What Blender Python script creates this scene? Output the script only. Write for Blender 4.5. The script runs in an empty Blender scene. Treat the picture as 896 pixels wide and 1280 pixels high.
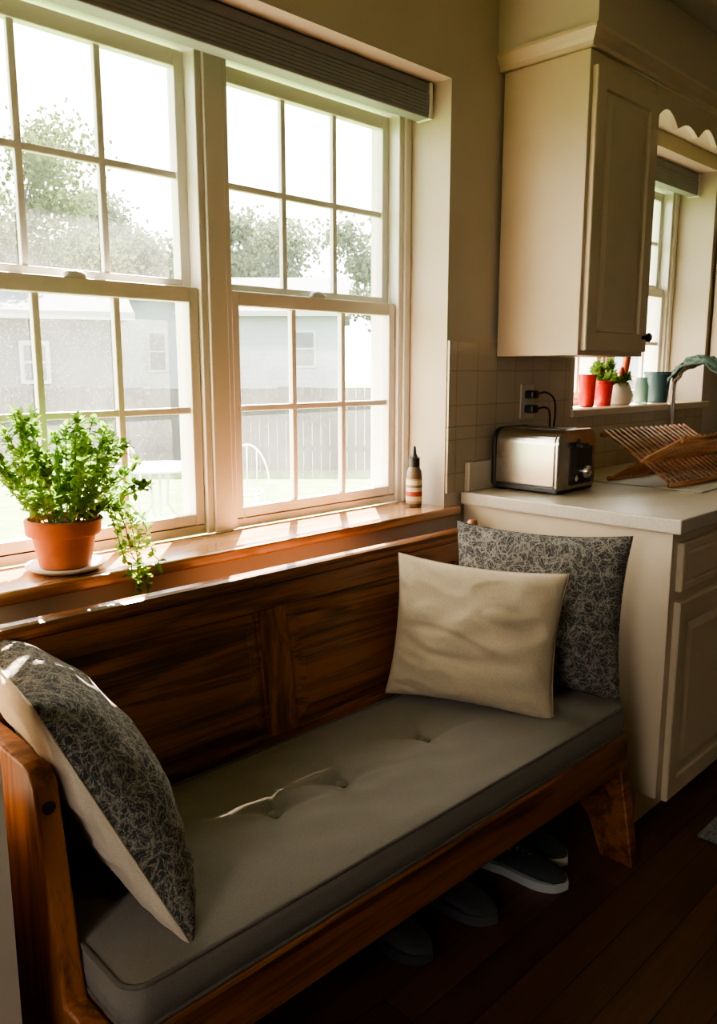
import bpy, bmesh, math, random
from mathutils import Vector, Matrix, noise
random.seed(7)
D=bpy.data; SC=bpy.context.scene; COL=SC.collection

# ---------------------------------------------------------------- materials
def nm(name):
    m=D.materials.new(name); m.use_nodes=True
    nt=m.node_tree; nt.nodes.clear()
    o=nt.nodes.new('ShaderNodeOutputMaterial'); p=nt.nodes.new('ShaderNodeBsdfPrincipled')
    nt.links.new(p.outputs[0],o.inputs[0])
    return m,nt,p,o
def rgb(c): return (c[0],c[1],c[2],1)
def N(nt,t,**k):
    n=nt.nodes.new(t)
    for a,b in k.items(): setattr(n,a,b)
    return n
def ramp(nt,fac,stops):
    r=N(nt,'ShaderNodeValToRGB'); e=r.color_ramp.elements
    while len(e)<len(stops): e.new(.5)
    for i,(p,c) in enumerate(stops): e[i].position=p; e[i].color=rgb(c)
    nt.links.new(fac,r.inputs[0]); return r.outputs[0]
def coords(nt,scale=(1,1,1),rot=(0,0,0)):
    t=N(nt,'ShaderNodeTexCoord'); m=N(nt,'ShaderNodeMapping')
    m.inputs['Scale'].default_value=scale; m.inputs['Rotation'].default_value=rot
    nt.links.new(t.outputs['Object'],m.inputs[0]); return m.outputs[0]
def noi(nt,vec,scale,detail=4,rough=.5,dist=0):
    n=N(nt,'ShaderNodeTexNoise'); n.inputs['Scale'].default_value=scale; n.inputs['Detail'].default_value=detail
    n.inputs['Roughness'].default_value=rough; n.inputs['Distortion'].default_value=dist
    nt.links.new(vec,n.inputs['Vector']); return n.outputs[0]
def bump(nt,p,h,strength,dist=.002):
    b=N(nt,'ShaderNodeBump'); b.inputs['Strength'].default_value=strength; b.inputs['Distance'].default_value=dist
    nt.links.new(h,b.inputs['Height']); nt.links.new(b.outputs[0],p.inputs['Normal']); return b
def paint(name,c,rough=.5,var=.06,scale=6,bs=.1,metal=0,fine=60):
    m,nt,p,o=nm(name); v=coords(nt)
    c2=tuple(max(0,x*(1-var)) for x in c); c1=tuple(min(1,x*(1+var)) for x in c)
    nt.links.new(ramp(nt,noi(nt,v,scale),[(.35,c2),(.65,c1)]),p.inputs['Base Color'])
    p.inputs['Roughness'].default_value=rough; p.inputs['Metallic'].default_value=metal
    if bs: bump(nt,p,noi(nt,v,fine,3),bs)
    return m
def wood(name,cd,cl,axis='X',rough=.35,fine=14,bs=.2,coat=.2):
    m,nt,p,o=nm(name)
    s={'X':(1.1,fine,fine),'Y':(fine,1.1,fine),'Z':(fine,fine,1.1)}[axis]
    v=coords(nt,s); a=noi(nt,v,1.0,3,.5,2.2)
    s2=tuple(x*7 if x>2 else x*2 for x in s)
    b=noi(nt,coords(nt,s2),1.6,6,.75,.3)
    mx=N(nt,'ShaderNodeMath',operation='MULTIPLY_ADD'); mx.inputs[1].default_value=.8
    nt.links.new(b,mx.inputs[0]); nt.links.new(a,mx.inputs[2])
    mid=tuple((x+y)/2 for x,y in zip(cd,cl))
    nt.links.new(ramp(nt,mx.outputs[0],[(.72,cd),(.88,mid),(1.0,cl)]),p.inputs['Base Color'])
    p.inputs['Roughness'].default_value=rough
    p.inputs['Coat Weight'].default_value=coat; p.inputs['Coat Roughness'].default_value=.25
    bump(nt,p,b,bs,.001); return m
def fabric(name,c,var=.12,weave=500,bs=.35):
    m,nt,p,o=nm(name); v=coords(nt)
    c2=tuple(x*(1-var) for x in c); c1=tuple(min(1,x*(1+var)) for x in c)
    f=noi(nt,v,weave,2,.6)
    nt.links.new(ramp(nt,f,[(.35,c2),(.65,c1)]),p.inputs['Base Color'])
    p.inputs['Roughness'].default_value=.95; p.inputs['Sheen Weight'].default_value=.1
    bump(nt,p,f,bs,.001); return m
def damask(name,cd,cl):
    m,nt,p,o=nm(name); v=coords(nt)
    w=N(nt,'ShaderNodeTexNoise'); w.inputs['Scale'].default_value=18; w.inputs['Detail'].default_value=2
    nt.links.new(v,w.inputs['Vector'])
    ad=N(nt,'ShaderNodeVectorMath',operation='MULTIPLY_ADD'); ad.inputs[1].default_value=(.08,.08,.08)
    nt.links.new(w.outputs['Color'],ad.inputs[0]); nt.links.new(v,ad.inputs[2])
    vo=N(nt,'ShaderNodeTexVoronoi',feature='DISTANCE_TO_EDGE'); vo.inputs['Scale'].default_value=34
    nt.links.new(ad.outputs[0],vo.inputs['Vector'])
    v2=N(nt,'ShaderNodeTexVoronoi',feature='DISTANCE_TO_EDGE'); v2.inputs['Scale'].default_value=110
    nt.links.new(ad.outputs[0],v2.inputs['Vector'])
    mn=N(nt,'ShaderNodeMath',operation='MINIMUM')
    k=N(nt,'ShaderNodeMath',operation='MULTIPLY'); k.inputs[1].default_value=1.2
    nt.links.new(v2.outputs['Distance'],k.inputs[0])
    nt.links.new(vo.outputs['Distance'],mn.inputs[0]); nt.links.new(k.outputs[0],mn.inputs[1])
    n=noi(nt,v,330,2,.7)
    sb=N(nt,'ShaderNodeMath',operation='MULTIPLY_ADD'); sb.inputs[1].default_value=.40
    nt.links.new(n,sb.inputs[0]); nt.links.new(mn.outputs[0],sb.inputs[2])
    nt.links.new(ramp(nt,sb.outputs[0],[(.17,cl),(.30,cd),(.42,tuple(x*.7 for x in cd))]),p.inputs['Base Color'])
    p.inputs['Roughness'].default_value=.95
    bump(nt,p,sb.outputs[0],.4,.003); return m
def simple(name,c,rough=.4,metal=0,trans=0):
    m,nt,p,o=nm(name); v=coords(nt)
    nt.links.new(ramp(nt,noi(nt,v,30),[(.3,tuple(x*.94 for x in c)),(.7,c)]),p.inputs['Base Color'])
    p.inputs['Roughness'].default_value=rough; p.inputs['Metallic'].default_value=metal
    p.inputs['Transmission Weight'].default_value=trans; return m

M={}
M['wall']=paint('wall_paint',(.48,.405,.32),.75,.03,3,.15)
M['ceil']=paint('ceiling_paint',(.50,.44,.37),.8,.03)
M['trim']=paint('white_vinyl',(.72,.68,.62),.35,.02,5,.03)
M['cab']=paint('cream_cabinet_paint',(.55,.435,.305),.42,.04,5,.08,0,30)
M['oak']=wood('oak_stained_x',(.060,.018,.006),(.27,.095,.033),'X',.28)
M['oakz']=wood('oak_stained_z',(.070,.021,.007),(.28,.10,.035),'Z',.28)
M['oakarm']=wood('oak_arm',(.11,.034,.010),(.34,.12,.04),'Z')
M['sillw']=wood('sill_wood',(.26,.11,.045),(.52,.27,.13),'X',.16,14,.08,.6)
M['cush']=fabric('cushion_linen_grey',(.170,.145,.118))
M['pipe']=fabric('cushion_piping',(.11,.092,.074))
M['beige']=fabric('pillow_beige_linen',(.46,.365,.25),.1,350)
M['cream']=fabric('pillow_cream_back',(.52,.42,.31),.08,350)
M['dam']=damask('pillow_grey_damask',(.05,.047,.045),(.28,.25,.205))
M['black']=simple('black_plastic',(.012,.012,.013),.35)
M['knob']=simple('knob_dark_bronze',(.015,.013,.012),.3,.6)
M['steel']=paint('brushed_steel',(.44,.41,.37),.20,.05,60,.05,1,200)
M['chrome']=simple('chrome',(.75,.75,.75),.08,1)
M['terra']=paint('terracotta',(.45,.13,.045),.8,.12,20,.2)
M['soil']=paint('potting_soil',(.03,.02,.012),.95,.3,80,.5)
M['saucer']=simple('saucer_white',(.75,.74,.72),.3)
M['counter']=paint('laminate_counter',(.50,.43,.34),.32,.08,150,.02)
M['blind']=paint('blind_grey',(.22,.225,.24),.6,.05)
M['blindcap']=simple('blind_cap',(.7,.7,.68),.4)
M['red']=simple('red_glaze',(.55,.025,.018),.25)
M['teal']=simple('teal_glaze',(.045,.095,.12),.35)
M['potcream']=simple('cream_glaze',(.60,.52,.40),.4)
M['rack']=wood('dishrack_wood',(.22,.08,.03),(.50,.22,.09),'X',.45)
M['alu']=simple('white_metal',(.6,.6,.6),.4)
M['pepper']=simple('red_pepper',(.65,.08,.02),.3)
M['plate']=simple('outlet_plate',(.5,.42,.32),.4)
M['rug']=fabric('grey_rug',(.16,.16,.16),.5,120,.8)
M['shoe']=fabric('shoe_canvas',(.03,.032,.04),.2)
M['sole']=simple('shoe_sole',(.42,.42,.42),.6)
M['slip']=fabric('slipper_felt',(.05,.05,.055),.2)
M['drain']=simple('drain_mat',(.42,.38,.32),.5)
M['clothgreen']=fabric('green_dishcloth',(.13,.20,.16),.5,60)

def leafmat(name,c1,c2,tr=.45):
    m=D.materials.new(name); m.use_nodes=True; nt=m.node_tree; nt.nodes.clear()
    o=N(nt,'ShaderNodeOutputMaterial'); d=N(nt,'ShaderNodeBsdfDiffuse'); t=N(nt,'ShaderNodeBsdfTranslucent')
    mx=N(nt,'ShaderNodeMixShader'); mx.inputs[0].default_value=tr
    cc=ramp(nt,noi(nt,coords(nt),25 if tr<.6 else 40,2),[(.3,c1),(.7,c2)])
    nt.links.new(cc,d.inputs[0]); nt.links.new(cc,t.inputs[0])
    nt.links.new(d.outputs[0],mx.inputs[1]); nt.links.new(t.outputs[0],mx.inputs[2]); nt.links.new(mx.outputs[0],o.inputs[0])
    return m
M['leaf']=leafmat('herb_leaf',(.08,.18,.025),(.27,.41,.09))
M['stem']=simple('herb_stem',(.13,.24,.05),.6)
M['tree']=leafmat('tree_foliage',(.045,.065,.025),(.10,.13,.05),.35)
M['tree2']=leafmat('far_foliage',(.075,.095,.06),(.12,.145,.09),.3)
M['bark']=paint('bark',(.07,.065,.06),.9,.3,10,.5)

def dusty_glare_veil():
    m=D.materials.new('dusty_glare_veil_glass'); m.use_nodes=True; nt=m.node_tree; nt.nodes.clear()
    o=N(nt,'ShaderNodeOutputMaterial'); t=N(nt,'ShaderNodeBsdfTransparent'); t.inputs[0].default_value=(.97,.98,.98,1)
    tr=N(nt,'ShaderNodeBsdfTranslucent'); tr.inputs[0].default_value=(.9,.92,.95,1)
    v=coords(nt)
    a=N(nt,'ShaderNodeMapRange'); a.inputs[1].default_value=.58; a.inputs[2].default_value=.74; a.inputs[3].default_value=0; a.inputs[4].default_value=.10
    nt.links.new(noi(nt,v,280,2,.6),a.inputs[0])
    b=N(nt,'ShaderNodeMapRange'); b.inputs[1].default_value=.3; b.inputs[2].default_value=.7; b.inputs[3].default_value=.02; b.inputs[4].default_value=.06  # soft translucent veil mixed in as glare haze, on top of the dust speckles
    nt.links.new(noi(nt,v,4,3,.6),b.inputs[0])
    s=N(nt,'ShaderNodeMath',operation='ADD'); nt.links.new(a.outputs[0],s.inputs[0]); nt.links.new(b.outputs[0],s.inputs[1])
    mx=N(nt,'ShaderNodeMixShader'); nt.links.new(s.outputs[0],mx.inputs[0])
    nt.links.new(t.outputs[0],mx.inputs[1]); nt.links.new(tr.outputs[0],mx.inputs[2]); nt.links.new(mx.outputs[0],o.inputs[0])
    return m
M['glass']=dusty_glare_veil()

def labelmat():
    m,nt,p,o=nm('bottle_label'); tc=N(nt,'ShaderNodeTexCoord'); sp=N(nt,'ShaderNodeSeparateXYZ')
    nt.links.new(tc.outputs['Object'],sp.inputs[0])
    mr=N(nt,'ShaderNodeMapRange'); mr.inputs[1].default_value=.88; mr.inputs[2].default_value=.965; nt.links.new(sp.outputs[2],mr.inputs[0])
    r=N(nt,'ShaderNodeValToRGB'); r.color_ramp.interpolation='CONSTANT'; e=r.color_ramp.elements
    st=[(0,(.35,.24,.12)),(.12,(.60,.50,.34)),(.30,(.40,.06,.03)),(.48,(.60,.50,.34)),(.62,(.22,.14,.08)),(.72,(.60,.50,.34)),(.90,(.35,.24,.12))]
    while len(e)<len(st): e.new(.5)
    for i,(q,c) in enumerate(st): e[i].position=q; e[i].color=rgb(c)
    nt.links.new(mr.outputs[0],r.inputs[0]); nt.links.new(r.outputs[0],p.inputs['Base Color']); p.inputs['Roughness'].default_value=.6
    return m
def tilemat():
    m,nt,p,o=nm('ceramic_backsplash_tile'); tc=N(nt,'ShaderNodeTexCoord'); sp=N(nt,'ShaderNodeSeparateXYZ'); cb=N(nt,'ShaderNodeCombineXYZ')
    nt.links.new(tc.outputs['Object'],sp.inputs[0]); nt.links.new(sp.outputs[0],cb.inputs[0]); nt.links.new(sp.outputs[2],cb.inputs[1])
    b=N(nt,'ShaderNodeTexBrick'); b.offset=0; b.inputs['Scale'].default_value=1
    b.inputs['Brick Width'].default_value=.108; b.inputs['Row Height'].default_value=.108; b.inputs['Mortar Size'].default_value=.002
    b.inputs['Color1'].default_value=(.48,.385,.28,1); b.inputs['Color2'].default_value=(.45,.36,.26,1); b.inputs['Mortar'].default_value=(.36,.285,.20,1)
    nt.links.new(cb.outputs[0],b.inputs[0]); nt.links.new(b.outputs[0],p.inputs['Base Color']); p.inputs['Roughness'].default_value=.25
    bb=bump(nt,p,b.outputs['Fac'],.5,.002); bb.invert=True
    return m
M['tile']=tilemat()
def floormat():
    m,nt,p,o=nm('dark_hardwood_floor'); v=coords(nt)
    b=N(nt,'ShaderNodeTexBrick'); b.offset=.37; b.inputs['Scale'].default_value=1
    b.inputs['Brick Width'].default_value=1.1; b.inputs['Row Height'].default_value=.085; b.inputs['Mortar Size'].default_value=.0015
    b.inputs['Color1'].default_value=(.07,.029,.013,1); b.inputs['Color2'].default_value=(.11,.047,.022,1); b.inputs['Mortar'].default_value=(.01,.005,.003,1)
    nt.links.new(v,b.inputs[0])
    g=noi(nt,coords(nt,(2,40,1)),1.5,5,.6,.5)
    mx=N(nt,'ShaderNodeMix',data_type='RGBA',blend_type='MULTIPLY'); mx.inputs[0].default_value=.7
    nt.links.new(b.outputs[0],mx.inputs[6]); nt.links.new(ramp(nt,g,[(.3,(.5,.5,.5)),(.7,(1.2,1.2,1.2))]),mx.inputs[7])
    nt.links.new(mx.outputs[2],p.inputs['Base Color']); p.inputs['Roughness'].default_value=.38
    bb=bump(nt,p,b.outputs['Fac'],.4,.001); bb.invert=True
    return m
M['floor']=floormat()
def siding(name,c):
    m,nt,p,o=nm(name); v=coords(nt)
    w=N(nt,'ShaderNodeTexWave',bands_direction='Z',wave_profile='SAW'); w.inputs['Scale'].default_value=1.6
    nt.links.new(v,w.inputs[0])
    nt.links.new(ramp(nt,w.outputs[0],[(.0,tuple(x*.8 for x in c)),(.25,c)]),p.inputs['Base Color']); p.inputs['Roughness'].default_value=.8
    return m
M['sidg']=siding('siding_grey',(.07,.073,.08)); M['sidw']=siding('siding_white',(.22,.245,.29))
M['roof']=paint('asphalt_shingles',(.07,.08,.10),.9,.2,8,.3)
M['fence']=paint('weathered_fence',(.034,.032,.032),.9,.25,3,.3)
M['lawn']=paint('lawn_grass',(.050,.105,.012),.95,.35,4,.5,0,30)
M['htrim']=simple('house_trim',(.28,.29,.31),.6)
M['hwin']=simple('house_window_pane',(.05,.06,.075),.3)

# ---------------------------------------------------------------- geometry helpers
def grp(name,loc=(0,0,0)):
    e=D.objects.new(name,None); e.empty_display_size=.1; COL.objects.link(e); return e
def addmesh(name,vs,fs,mats,parent=None,smooth=False,fm=None,bevel=0,seg=2,fixn=True):
    me=D.meshes.new(name); me.from_pydata([tuple(v) for v in vs],[],fs); me.update()
    if not isinstance(mats,(list,tuple)): mats=[mats]
    for m in mats: me.materials.append(m)
    if fm: me.polygons.foreach_set('material_index',fm)
    if fixn:
        b=bmesh.new(); b.from_mesh(me); bmesh.ops.recalc_face_normals(b,faces=b.faces); b.to_mesh(me); b.free()
    if smooth: me.polygons.foreach_set('use_smooth',[True]*len(me.polygons))
    o=D.objects.new(name,me); COL.objects.link(o)
    if parent: o.parent=parent
    if bevel:
        md=o.modifiers.new('bev','BEVEL'); md.width=bevel; md.segments=seg; md.limit_method='ANGLE'; md.angle_limit=.6
    return o
def bx(x0,x1,y0,y1,z0,z1,off=0):
    v=[(x0,y0,z0),(x1,y0,z0),(x1,y1,z0),(x0,y1,z0),(x0,y0,z1),(x1,y0,z1),(x1,y1,z1),(x0,y1,z1)]
    f=[(0,3,2,1),(4,5,6,7),(0,1,5,4),(1,2,6,5),(2,3,7,6),(3,0,4,7)]
    return v,[tuple(i+off for i in q) for q in f]
def boxes(name,lst,mat,parent=None,bevel=0,fn=None,seg=2):
    V=[];F=[]
    for b in lst:
        v,f=bx(*b,off=len(V)); V+=v; F+=f
    if fn: V=[fn(v) for v in V]
    return addmesh(name,V,F,mat,parent,bevel=bevel,seg=seg)
def box(name,x0,x1,y0,y1,z0,z1,mat,parent=None,bevel=0,fn=None,seg=2):
    return boxes(name,[(x0,x1,y0,y1,z0,z1)],mat,parent,bevel,fn,seg)
def prism(name,poly,axis,a0,a1,mat,parent=None,bevel=0,smooth=False):
    n=len(poly)
    def mk(p,a):
        return {'X':(a,p[0],p[1]),'Y':(p[0],a,p[1]),'Z':(p[0],p[1],a)}[axis]
    V=[mk(p,a0) for p in poly]+[mk(p,a1) for p in poly]
    F=[tuple(range(n)),tuple(range(2*n-1,n-1,-1))]+[(i,(i+1)%n,n+(i+1)%n,n+i) for i in range(n)]
    return addmesh(name,V,F,mat,parent,bevel=bevel)
def lathe(name,prof,loc,mat,parent=None,seg=32,sx=1,sy=1,smooth=True,rot=None):
    V=[];F=[]
    for r,z in prof:
        for i in range(seg):
            a=2*math.pi*i/seg; V.append(Vector((r*sx*math.cos(a),r*sy*math.sin(a),z)))
    for j in range(len(prof)-1):
        for i in range(seg):
            F.append((j*seg+i,j*seg+(i+1)%seg,(j+1)*seg+(i+1)%seg,(j+1)*seg+i))
    F.append(tuple(range(seg-1,-1,-1))); F.append(tuple((len(prof)-1)*seg+i for i in range(seg)))
    if rot is not None: V=[rot@v for v in V]
    V=[v+Vector(loc) for v in V]
    o=addmesh(name,V,F,mat,parent,smooth=smooth)
    if smooth:
        e=o.modifiers.new('es','EDGE_SPLIT'); e.split_angle=.7
    return o
def tubegeo(pts,r,seg=8,V=None,F=None,closed=False):
    if V is None: V=[];F=[]
    pts=[Vector(p) for p in pts]; n=len(pts); base=len(V); up=Vector((0,0,1)); prev=None
    for i,p in enumerate(pts):
        if closed: t=(pts[(i+1)%n]-pts[i-1])
        else: t=(pts[min(i+1,n-1)]-pts[max(i-1,0)])
        if t.length<1e-9: t=Vector((0,0,1))
        t.normalize()
        if prev is None:
            a=up.cross(t)
            if a.length<.1: a=Vector((1,0,0)).cross(t)
        else: a=prev-t*prev.dot(t)
        a.normalize(); prev=a; b=t.cross(a)
        rr=r[i] if isinstance(r,(list,tuple)) else r
        for k in range(seg):
            an=2*math.pi*k/seg; V.append(p+a*rr*math.cos(an)+b*rr*math.sin(an))
    for i in range(n if closed else n-1):
        j=(i+1)%n
        for k in range(seg):
            F.append((base+i*seg+k,base+i*seg+(k+1)%seg,base+j*seg+(k+1)%seg,base+j*seg+k))
    if not closed:
        F.append(tuple(base+k for k in range(seg-1,-1,-1))); F.append(tuple(base+(n-1)*seg+k for k in range(seg)))
    return V,F
def tube(name,pts,r,mat,parent=None,seg=8,closed=False):
    V,F=tubegeo(pts,r,seg,closed=closed); return addmesh(name,V,F,mat,parent,smooth=True)
def smoothpath(pts,n=8):
    P=[Vector(p) for p in pts]; out=[]
    for i in range(len(P)-1):
        p0=P[max(i-1,0)];p1=P[i];p2=P[i+1];p3=P[min(i+2,len(P)-1)]
        for k in range(n):
            t=k/n
            out.append(.5*((2*p1)+(-p0+p2)*t+(2*p0-5*p1+4*p2-p3)*t*t+(-p0+3*p1-3*p2+p3)*t**3))
    out.append(P[-1]); return out
def raised(name,x0,x1,z0,z1,y,mat,parent,rings,fn=None,back=.018):
    """panel facing -Y made of concentric rectangular rings: (inset, depth)"""
    V=[];F=[]
    rr=[(0,back)]+rings
    for ins,d in rr:
        V+=[(x0+ins,y+d,z0+ins),(x1-ins,y+d,z0+ins),(x1-ins,y+d,z1-ins),(x0+ins,y+d,z1-ins)]
    for j in range(len(rr)-1):
        for i in range(4): F.append((j*4+i,j*4+(i+1)%4,(j+1)*4+(i+1)%4,(j+1)*4+i))
    F.append((0,3,2,1)); L=(len(rr)-1)*4; F.append((L,L+1,L+2,L+3))
    if fn: V=[fn(v) for v in V]
    return addmesh(name,V,F,mat,parent)
DOOR=[(0,.003),(.003,0),(.055,0),(.060,.007),(.072,.007),(.095,.001)]

# ---------------------------------------------------------------- room shell
CZ=2.44; YW=1.61
box('floor',-1.6,5.2,-2.6,1.9,-.06,0,M['floor'])
box('ceiling',-1.6,5.2,-2.6,1.9,CZ,CZ+.06,M['ceil'])
boxes('wall_back',[(-1.6,.50,YW,1.9,0,CZ),(.50,2.01,YW,1.9,0,.84),(.50,2.01,YW,1.9,2.14,CZ),(2.01,2.78,YW,1.9,0,CZ),
  (2.78,3.97,YW,1.9,0,1.12),(2.78,3.97,YW,1.9,2.20,CZ),(3.97,5.2,YW,1.9,0,CZ)],M['wall'])
boxes('wall_left',[(-1.72,-1.6,-2.6,-.35,0,CZ),(-1.72,-1.6,.60,1.9,0,CZ),(-1.72,-1.6,-.35,.60,0,1.1),(-1.72,-1.6,-.35,.60,2.05,CZ)],M['wall'])  # opening is added, out of view, to let in fill light
box('wall_right',5.2,5.26,-2.6,1.9,0,CZ,M['wall'])
box('wall_front',-1.6,5.2,-2.66,-2.6,0,CZ,M['wall'])
box('wall_partition',-.1,.388,1.07,YW,0,CZ,M['wall'])
box('soffit_bulkhead',2.235,5.198,1.27,YW-.001,2.262,CZ-.001,M['wall'])
EY=2.395  # unseen eave slabs added outside, sized to keep sun off the seat
box('sun_blocker_eave',-2.2,1.15,1.9,EY,2.32,2.44,M['htrim'])
box('sun_blocker_eave.001',1.75,5.8,1.9,EY,2.32,2.44,M['htrim'])
box('sun_blocker_eave.002',1.15,1.75,1.9,2.25,2.32,2.44,M['htrim'])  # shorter piece leaves a notch so sun reaches the left pillow

# ---------------------------------------------------------------- windows
def sash(V,gx0,gx1,gz0,gz1,y0,y1,st,rt,rb,cols,rows,w=.0085):
    V+=[(gx0-st,gx0,y0,y1,gz0-rb,gz1+rt),(gx1,gx1+st,y0,y1,gz0-rb,gz1+rt),(gx0,gx1,y0,y1,gz0-rb,gz0),(gx0,gx1,y0,y1,gz1,gz1+rt)]
    for x in cols: V.append((x-w,x+w,y0+.006,y1-.006,gz0,gz1))
    for z in rows: V.append((gx0,gx1,y0+.007,y1-.007,z-w,z+w))
def dh_window(name,x0,x1,y,z0,z1,unit):
    g=grp(name)
    fr=[(x0,x1,y,y+.11,z0,z0+.03),(x0,x1,y-.005,y+.11,z1-.06,z1)]
    s=[];gl=[]
    for (a,b) in unit:
        fr+=[(a-.05,a-.03,y-.012,y+.11,z0,z1),(b+.03,b+.05,y-.012,y+.11,z0,z1)]
        zm=z0+(1.485-.87)/(2.14-.87)*(z1-z0)
        third=(b-a)/3
        lo0,lo1=z0+.055,zm-.019
        sash(s,a,b,lo0,lo1,y,y+.03,.028,.038,.034,[a+third,a+2*third],[(lo0+lo1)/2])
        up0,up1=zm+.040,z1-.115
        sash(s,a+.003,b+.003,up0,up1,y+.034,y+.062,.03,.04,.03,[a+third,a+2*third],[(up0+up1)/2])
        gl+=[(a,b,y+.014,y+.016,lo0,lo1),(a,b,y+.047,y+.049,up0,up1)]
    prev=x0
    for (a,b) in unit:
        if a-.05-prev>.001: fr.append((prev,a-.05,y-.02,y+.11,z0,z1))
        prev=b+.05
    if x1-prev>.001: fr.append((prev,x1,y-.02,y+.11,z0,z1))
    boxes('frame',fr,M['trim'],g,.003)
    boxes('sashes',s,M['trim'],g,.0025)
    V=[];F=[]
    for (a,b,ya,yb,za,zb) in gl:
        i=len(V); V+=[(a,ya,za),(b,ya,za),(b,ya,zb),(a,ya,zb)]; F.append((i,i+1,i+2,i+3))
    addmesh('glass_panes',V,F,M['glass'],g)
    for (a,b) in unit:
        c=(a+b)/2
        lathe('sash_lock',[(.028,0),(.03,.004),(.026,.012),(.012,.018)],(c,y+.012,z0+(1.485-.87)/(1.27)*(z1-z0)+.019),M['alu'],g,20,1,.5)
    return g
dh_window('window_1',.501,2.009,1.78,.871,2.139,[(.604,1.189),(1.346,1.931)])
dh_window('window_2',2.781,3.969,1.80,1.151,2.199,[(2.86,3.29),(3.45,3.885)])
prism('windowsill',[(.42,1.572),(2.052,1.572),(2.052,YW-.002),(2.008,YW-.002),(2.008,1.779),(.502,1.779),(.502,YW-.002),(.42,YW-.002)],'Z',.841,.87,M['sillw'],None,.006)
prism('windowsill.001',[(2.74,1.585),(4.01,1.585),(4.01,YW-.010),(3.968,YW-.010),(3.968,1.80),(2.782,1.80),(2.782,YW-.010),(2.74,YW-.010)],'Z',1.122,1.15,M['cab'],None,.004)
def blind(name,x0,x1,y,z0,z1):
    g=grp(name)
    box('headrail',x0,x1-.012,y,y+.05,z1-.03,z1,M['blind'],g,.004)
    for i in range(6):
        z=z1-.032-i*.0095
        box('slat_%d'%i,x0+.004,x1-.014,y-.003,y+.046,z-.0088,z,M['blind'],g,.001)
    box('bottom_rail',x0+.002,x1-.014,y-.002,y+.046,z0,z0+.012,M['blind'],g,.003)
    box('end_cap',x1-.014,x1,y-.006,y+.05,z0-.002,z1,M['blindcap'],g,.003)
blind('window_blind',.505,1.998,1.675,2.037,2.137)
blind('window_blind.001',2.785,3.965,1.69,2.10,2.197)
g=grp('curtain_bracket')
box('plate',1.262,1.300,1.595,YW-.001,2.150,2.20,M['knob'],g,.004)
tube('arm',smoothpath([(1.281,1.60,2.17),(1.281,1.56,2.168),(1.281,1.54,2.18)]),.006,M['knob'],g)

# ---------------------------------------------------------------- kitchen
box('backsplash_tile',2.013,3.97,YW-.009,YW-.001,.911,1.12,M['tile'])
box('backsplash_tile.001',2.013,2.735,YW-.009,YW-.001,1.122,1.388,M['tile'])
g=grp('base_cabinet')
boxes('carcass',[(2.10,5.0,.90,YW-.01,.10,.868)],M['cab'],g,.002)
boxes('toe_kick',[(2.105,5.0,.96,YW-.01,0,.10)],M['cab'],g)
x=2.135
for i,w in enumerate([.50,.62,.62]):
    raised('drawer_front_%d'%i,x,x+w,.702,.838,.882,M['cab'],g,[(0,.003),(.003,0),(.020,0),(.024,.003),(.034,.0)])
    raised('door_%d'%i,x,x+w,.085,.672,.882,M['cab'],g,DOOR)
    for (kx,kz) in [(x+w/2,.77),(x+w-.04,.60)]:
        lathe('knob',[(.006,0),(.006,.012),(.014,.016),(.016,.024),(.010,.030)],(kx,.882,kz),M['knob'],g,16,rot=Matrix.Rotation(math.pi/2,3,'X'))
    x+=w+.04
g=grp('countertop')
sx0,sx1,sy0,sy1=3.18,3.82,1.02,1.46
boxes('slab',[(2.082,sx0,.872,YW-.010,.870,.91),(sx1,5.0,.872,YW-.010,.870,.91),(sx0,sx1,.872,sy0,.870,.91),(sx0,sx1,sy1,YW-.010,.870,.91)],M['counter'],g,.004)
box('upstand',2.10,2.74,YW-.030,YW-.010,.91,1.005,M['counter'],g,.003)
g=grp('kitchen_sink')
boxes('rim',[(sx0-.02,sx0+.02,sy0-.02,sy1+.02,.9105,.916),(sx1-.02,sx1+.02,sy0-.02,sy1+.02,.9105,.916),(sx0,sx1,sy0-.02,sy0+.02,.9105,.916),(sx0,sx1,sy1-.02,sy1+.02,.9105,.916)],M['steel'],g,.002)
boxes('basin',[(sx0+.015,sx0+.02,sy0+.02,sy1-.02,.872,.912),(sx1-.02,sx1-.015,sy0+.02,sy1-.02,.872,.912),(sx0+.02,sx1-.02,sy0+.015,sy0+.02,.872,.912),(sx0+.02,sx1-.02,sy1-.02,sy1-.015,.872,.912),(sx0+.015,sx1-.015,sy0+.015,sy1-.015,.8705,.873)],M['steel'],g)

g=grp('upper_cabinet')
box('carcass',2.258,2.686,1.302,YW-.012,1.343,2.21,M['cab'],g,.002)
raised('door_0',2.272,2.672,1.358,2.165,1.283,M['cab'],g,DOOR)
lathe('knob',[(.006,0),(.006,.012),(.014,.016),(.016,.024),(.010,.030)],(2.642,1.283,1.405),M['knob'],g,16,rot=Matrix.Rotation(math.pi/2,3,'X'))
g=grp('trim_crown')
cp=[(0,0),(-.012,.0),(-.014,.012),(-.022,.022),(-.030,.036),(-.034,.040),(-.034,.050),(0,.050)]
def crown(path,z0,prof,mat,parent):
    V=[];F=[];n=len(prof)
    for (px,py,nx,ny) in path:
        for (o_,h) in prof: V.append((px+nx*(-o_),py+ny*(-o_),z0+h))
    for j in range(len(path)-1):
        for i in range(n): F.append((j*n+i,j*n+(i+1)%n,(j+1)*n+(i+1)%n,(j+1)*n+i))
    F.append(tuple(range(n))); F.append(tuple((len(path)-1)*n+i for i in range(n)))
    addmesh('moulding',V,F,mat,parent)
crown([(2.258,YW-.002,-1,0),(2.258,1.302,-1,-1),(5.19,1.302,0,-1)],2.211,cp,M['cab'],g)
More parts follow.
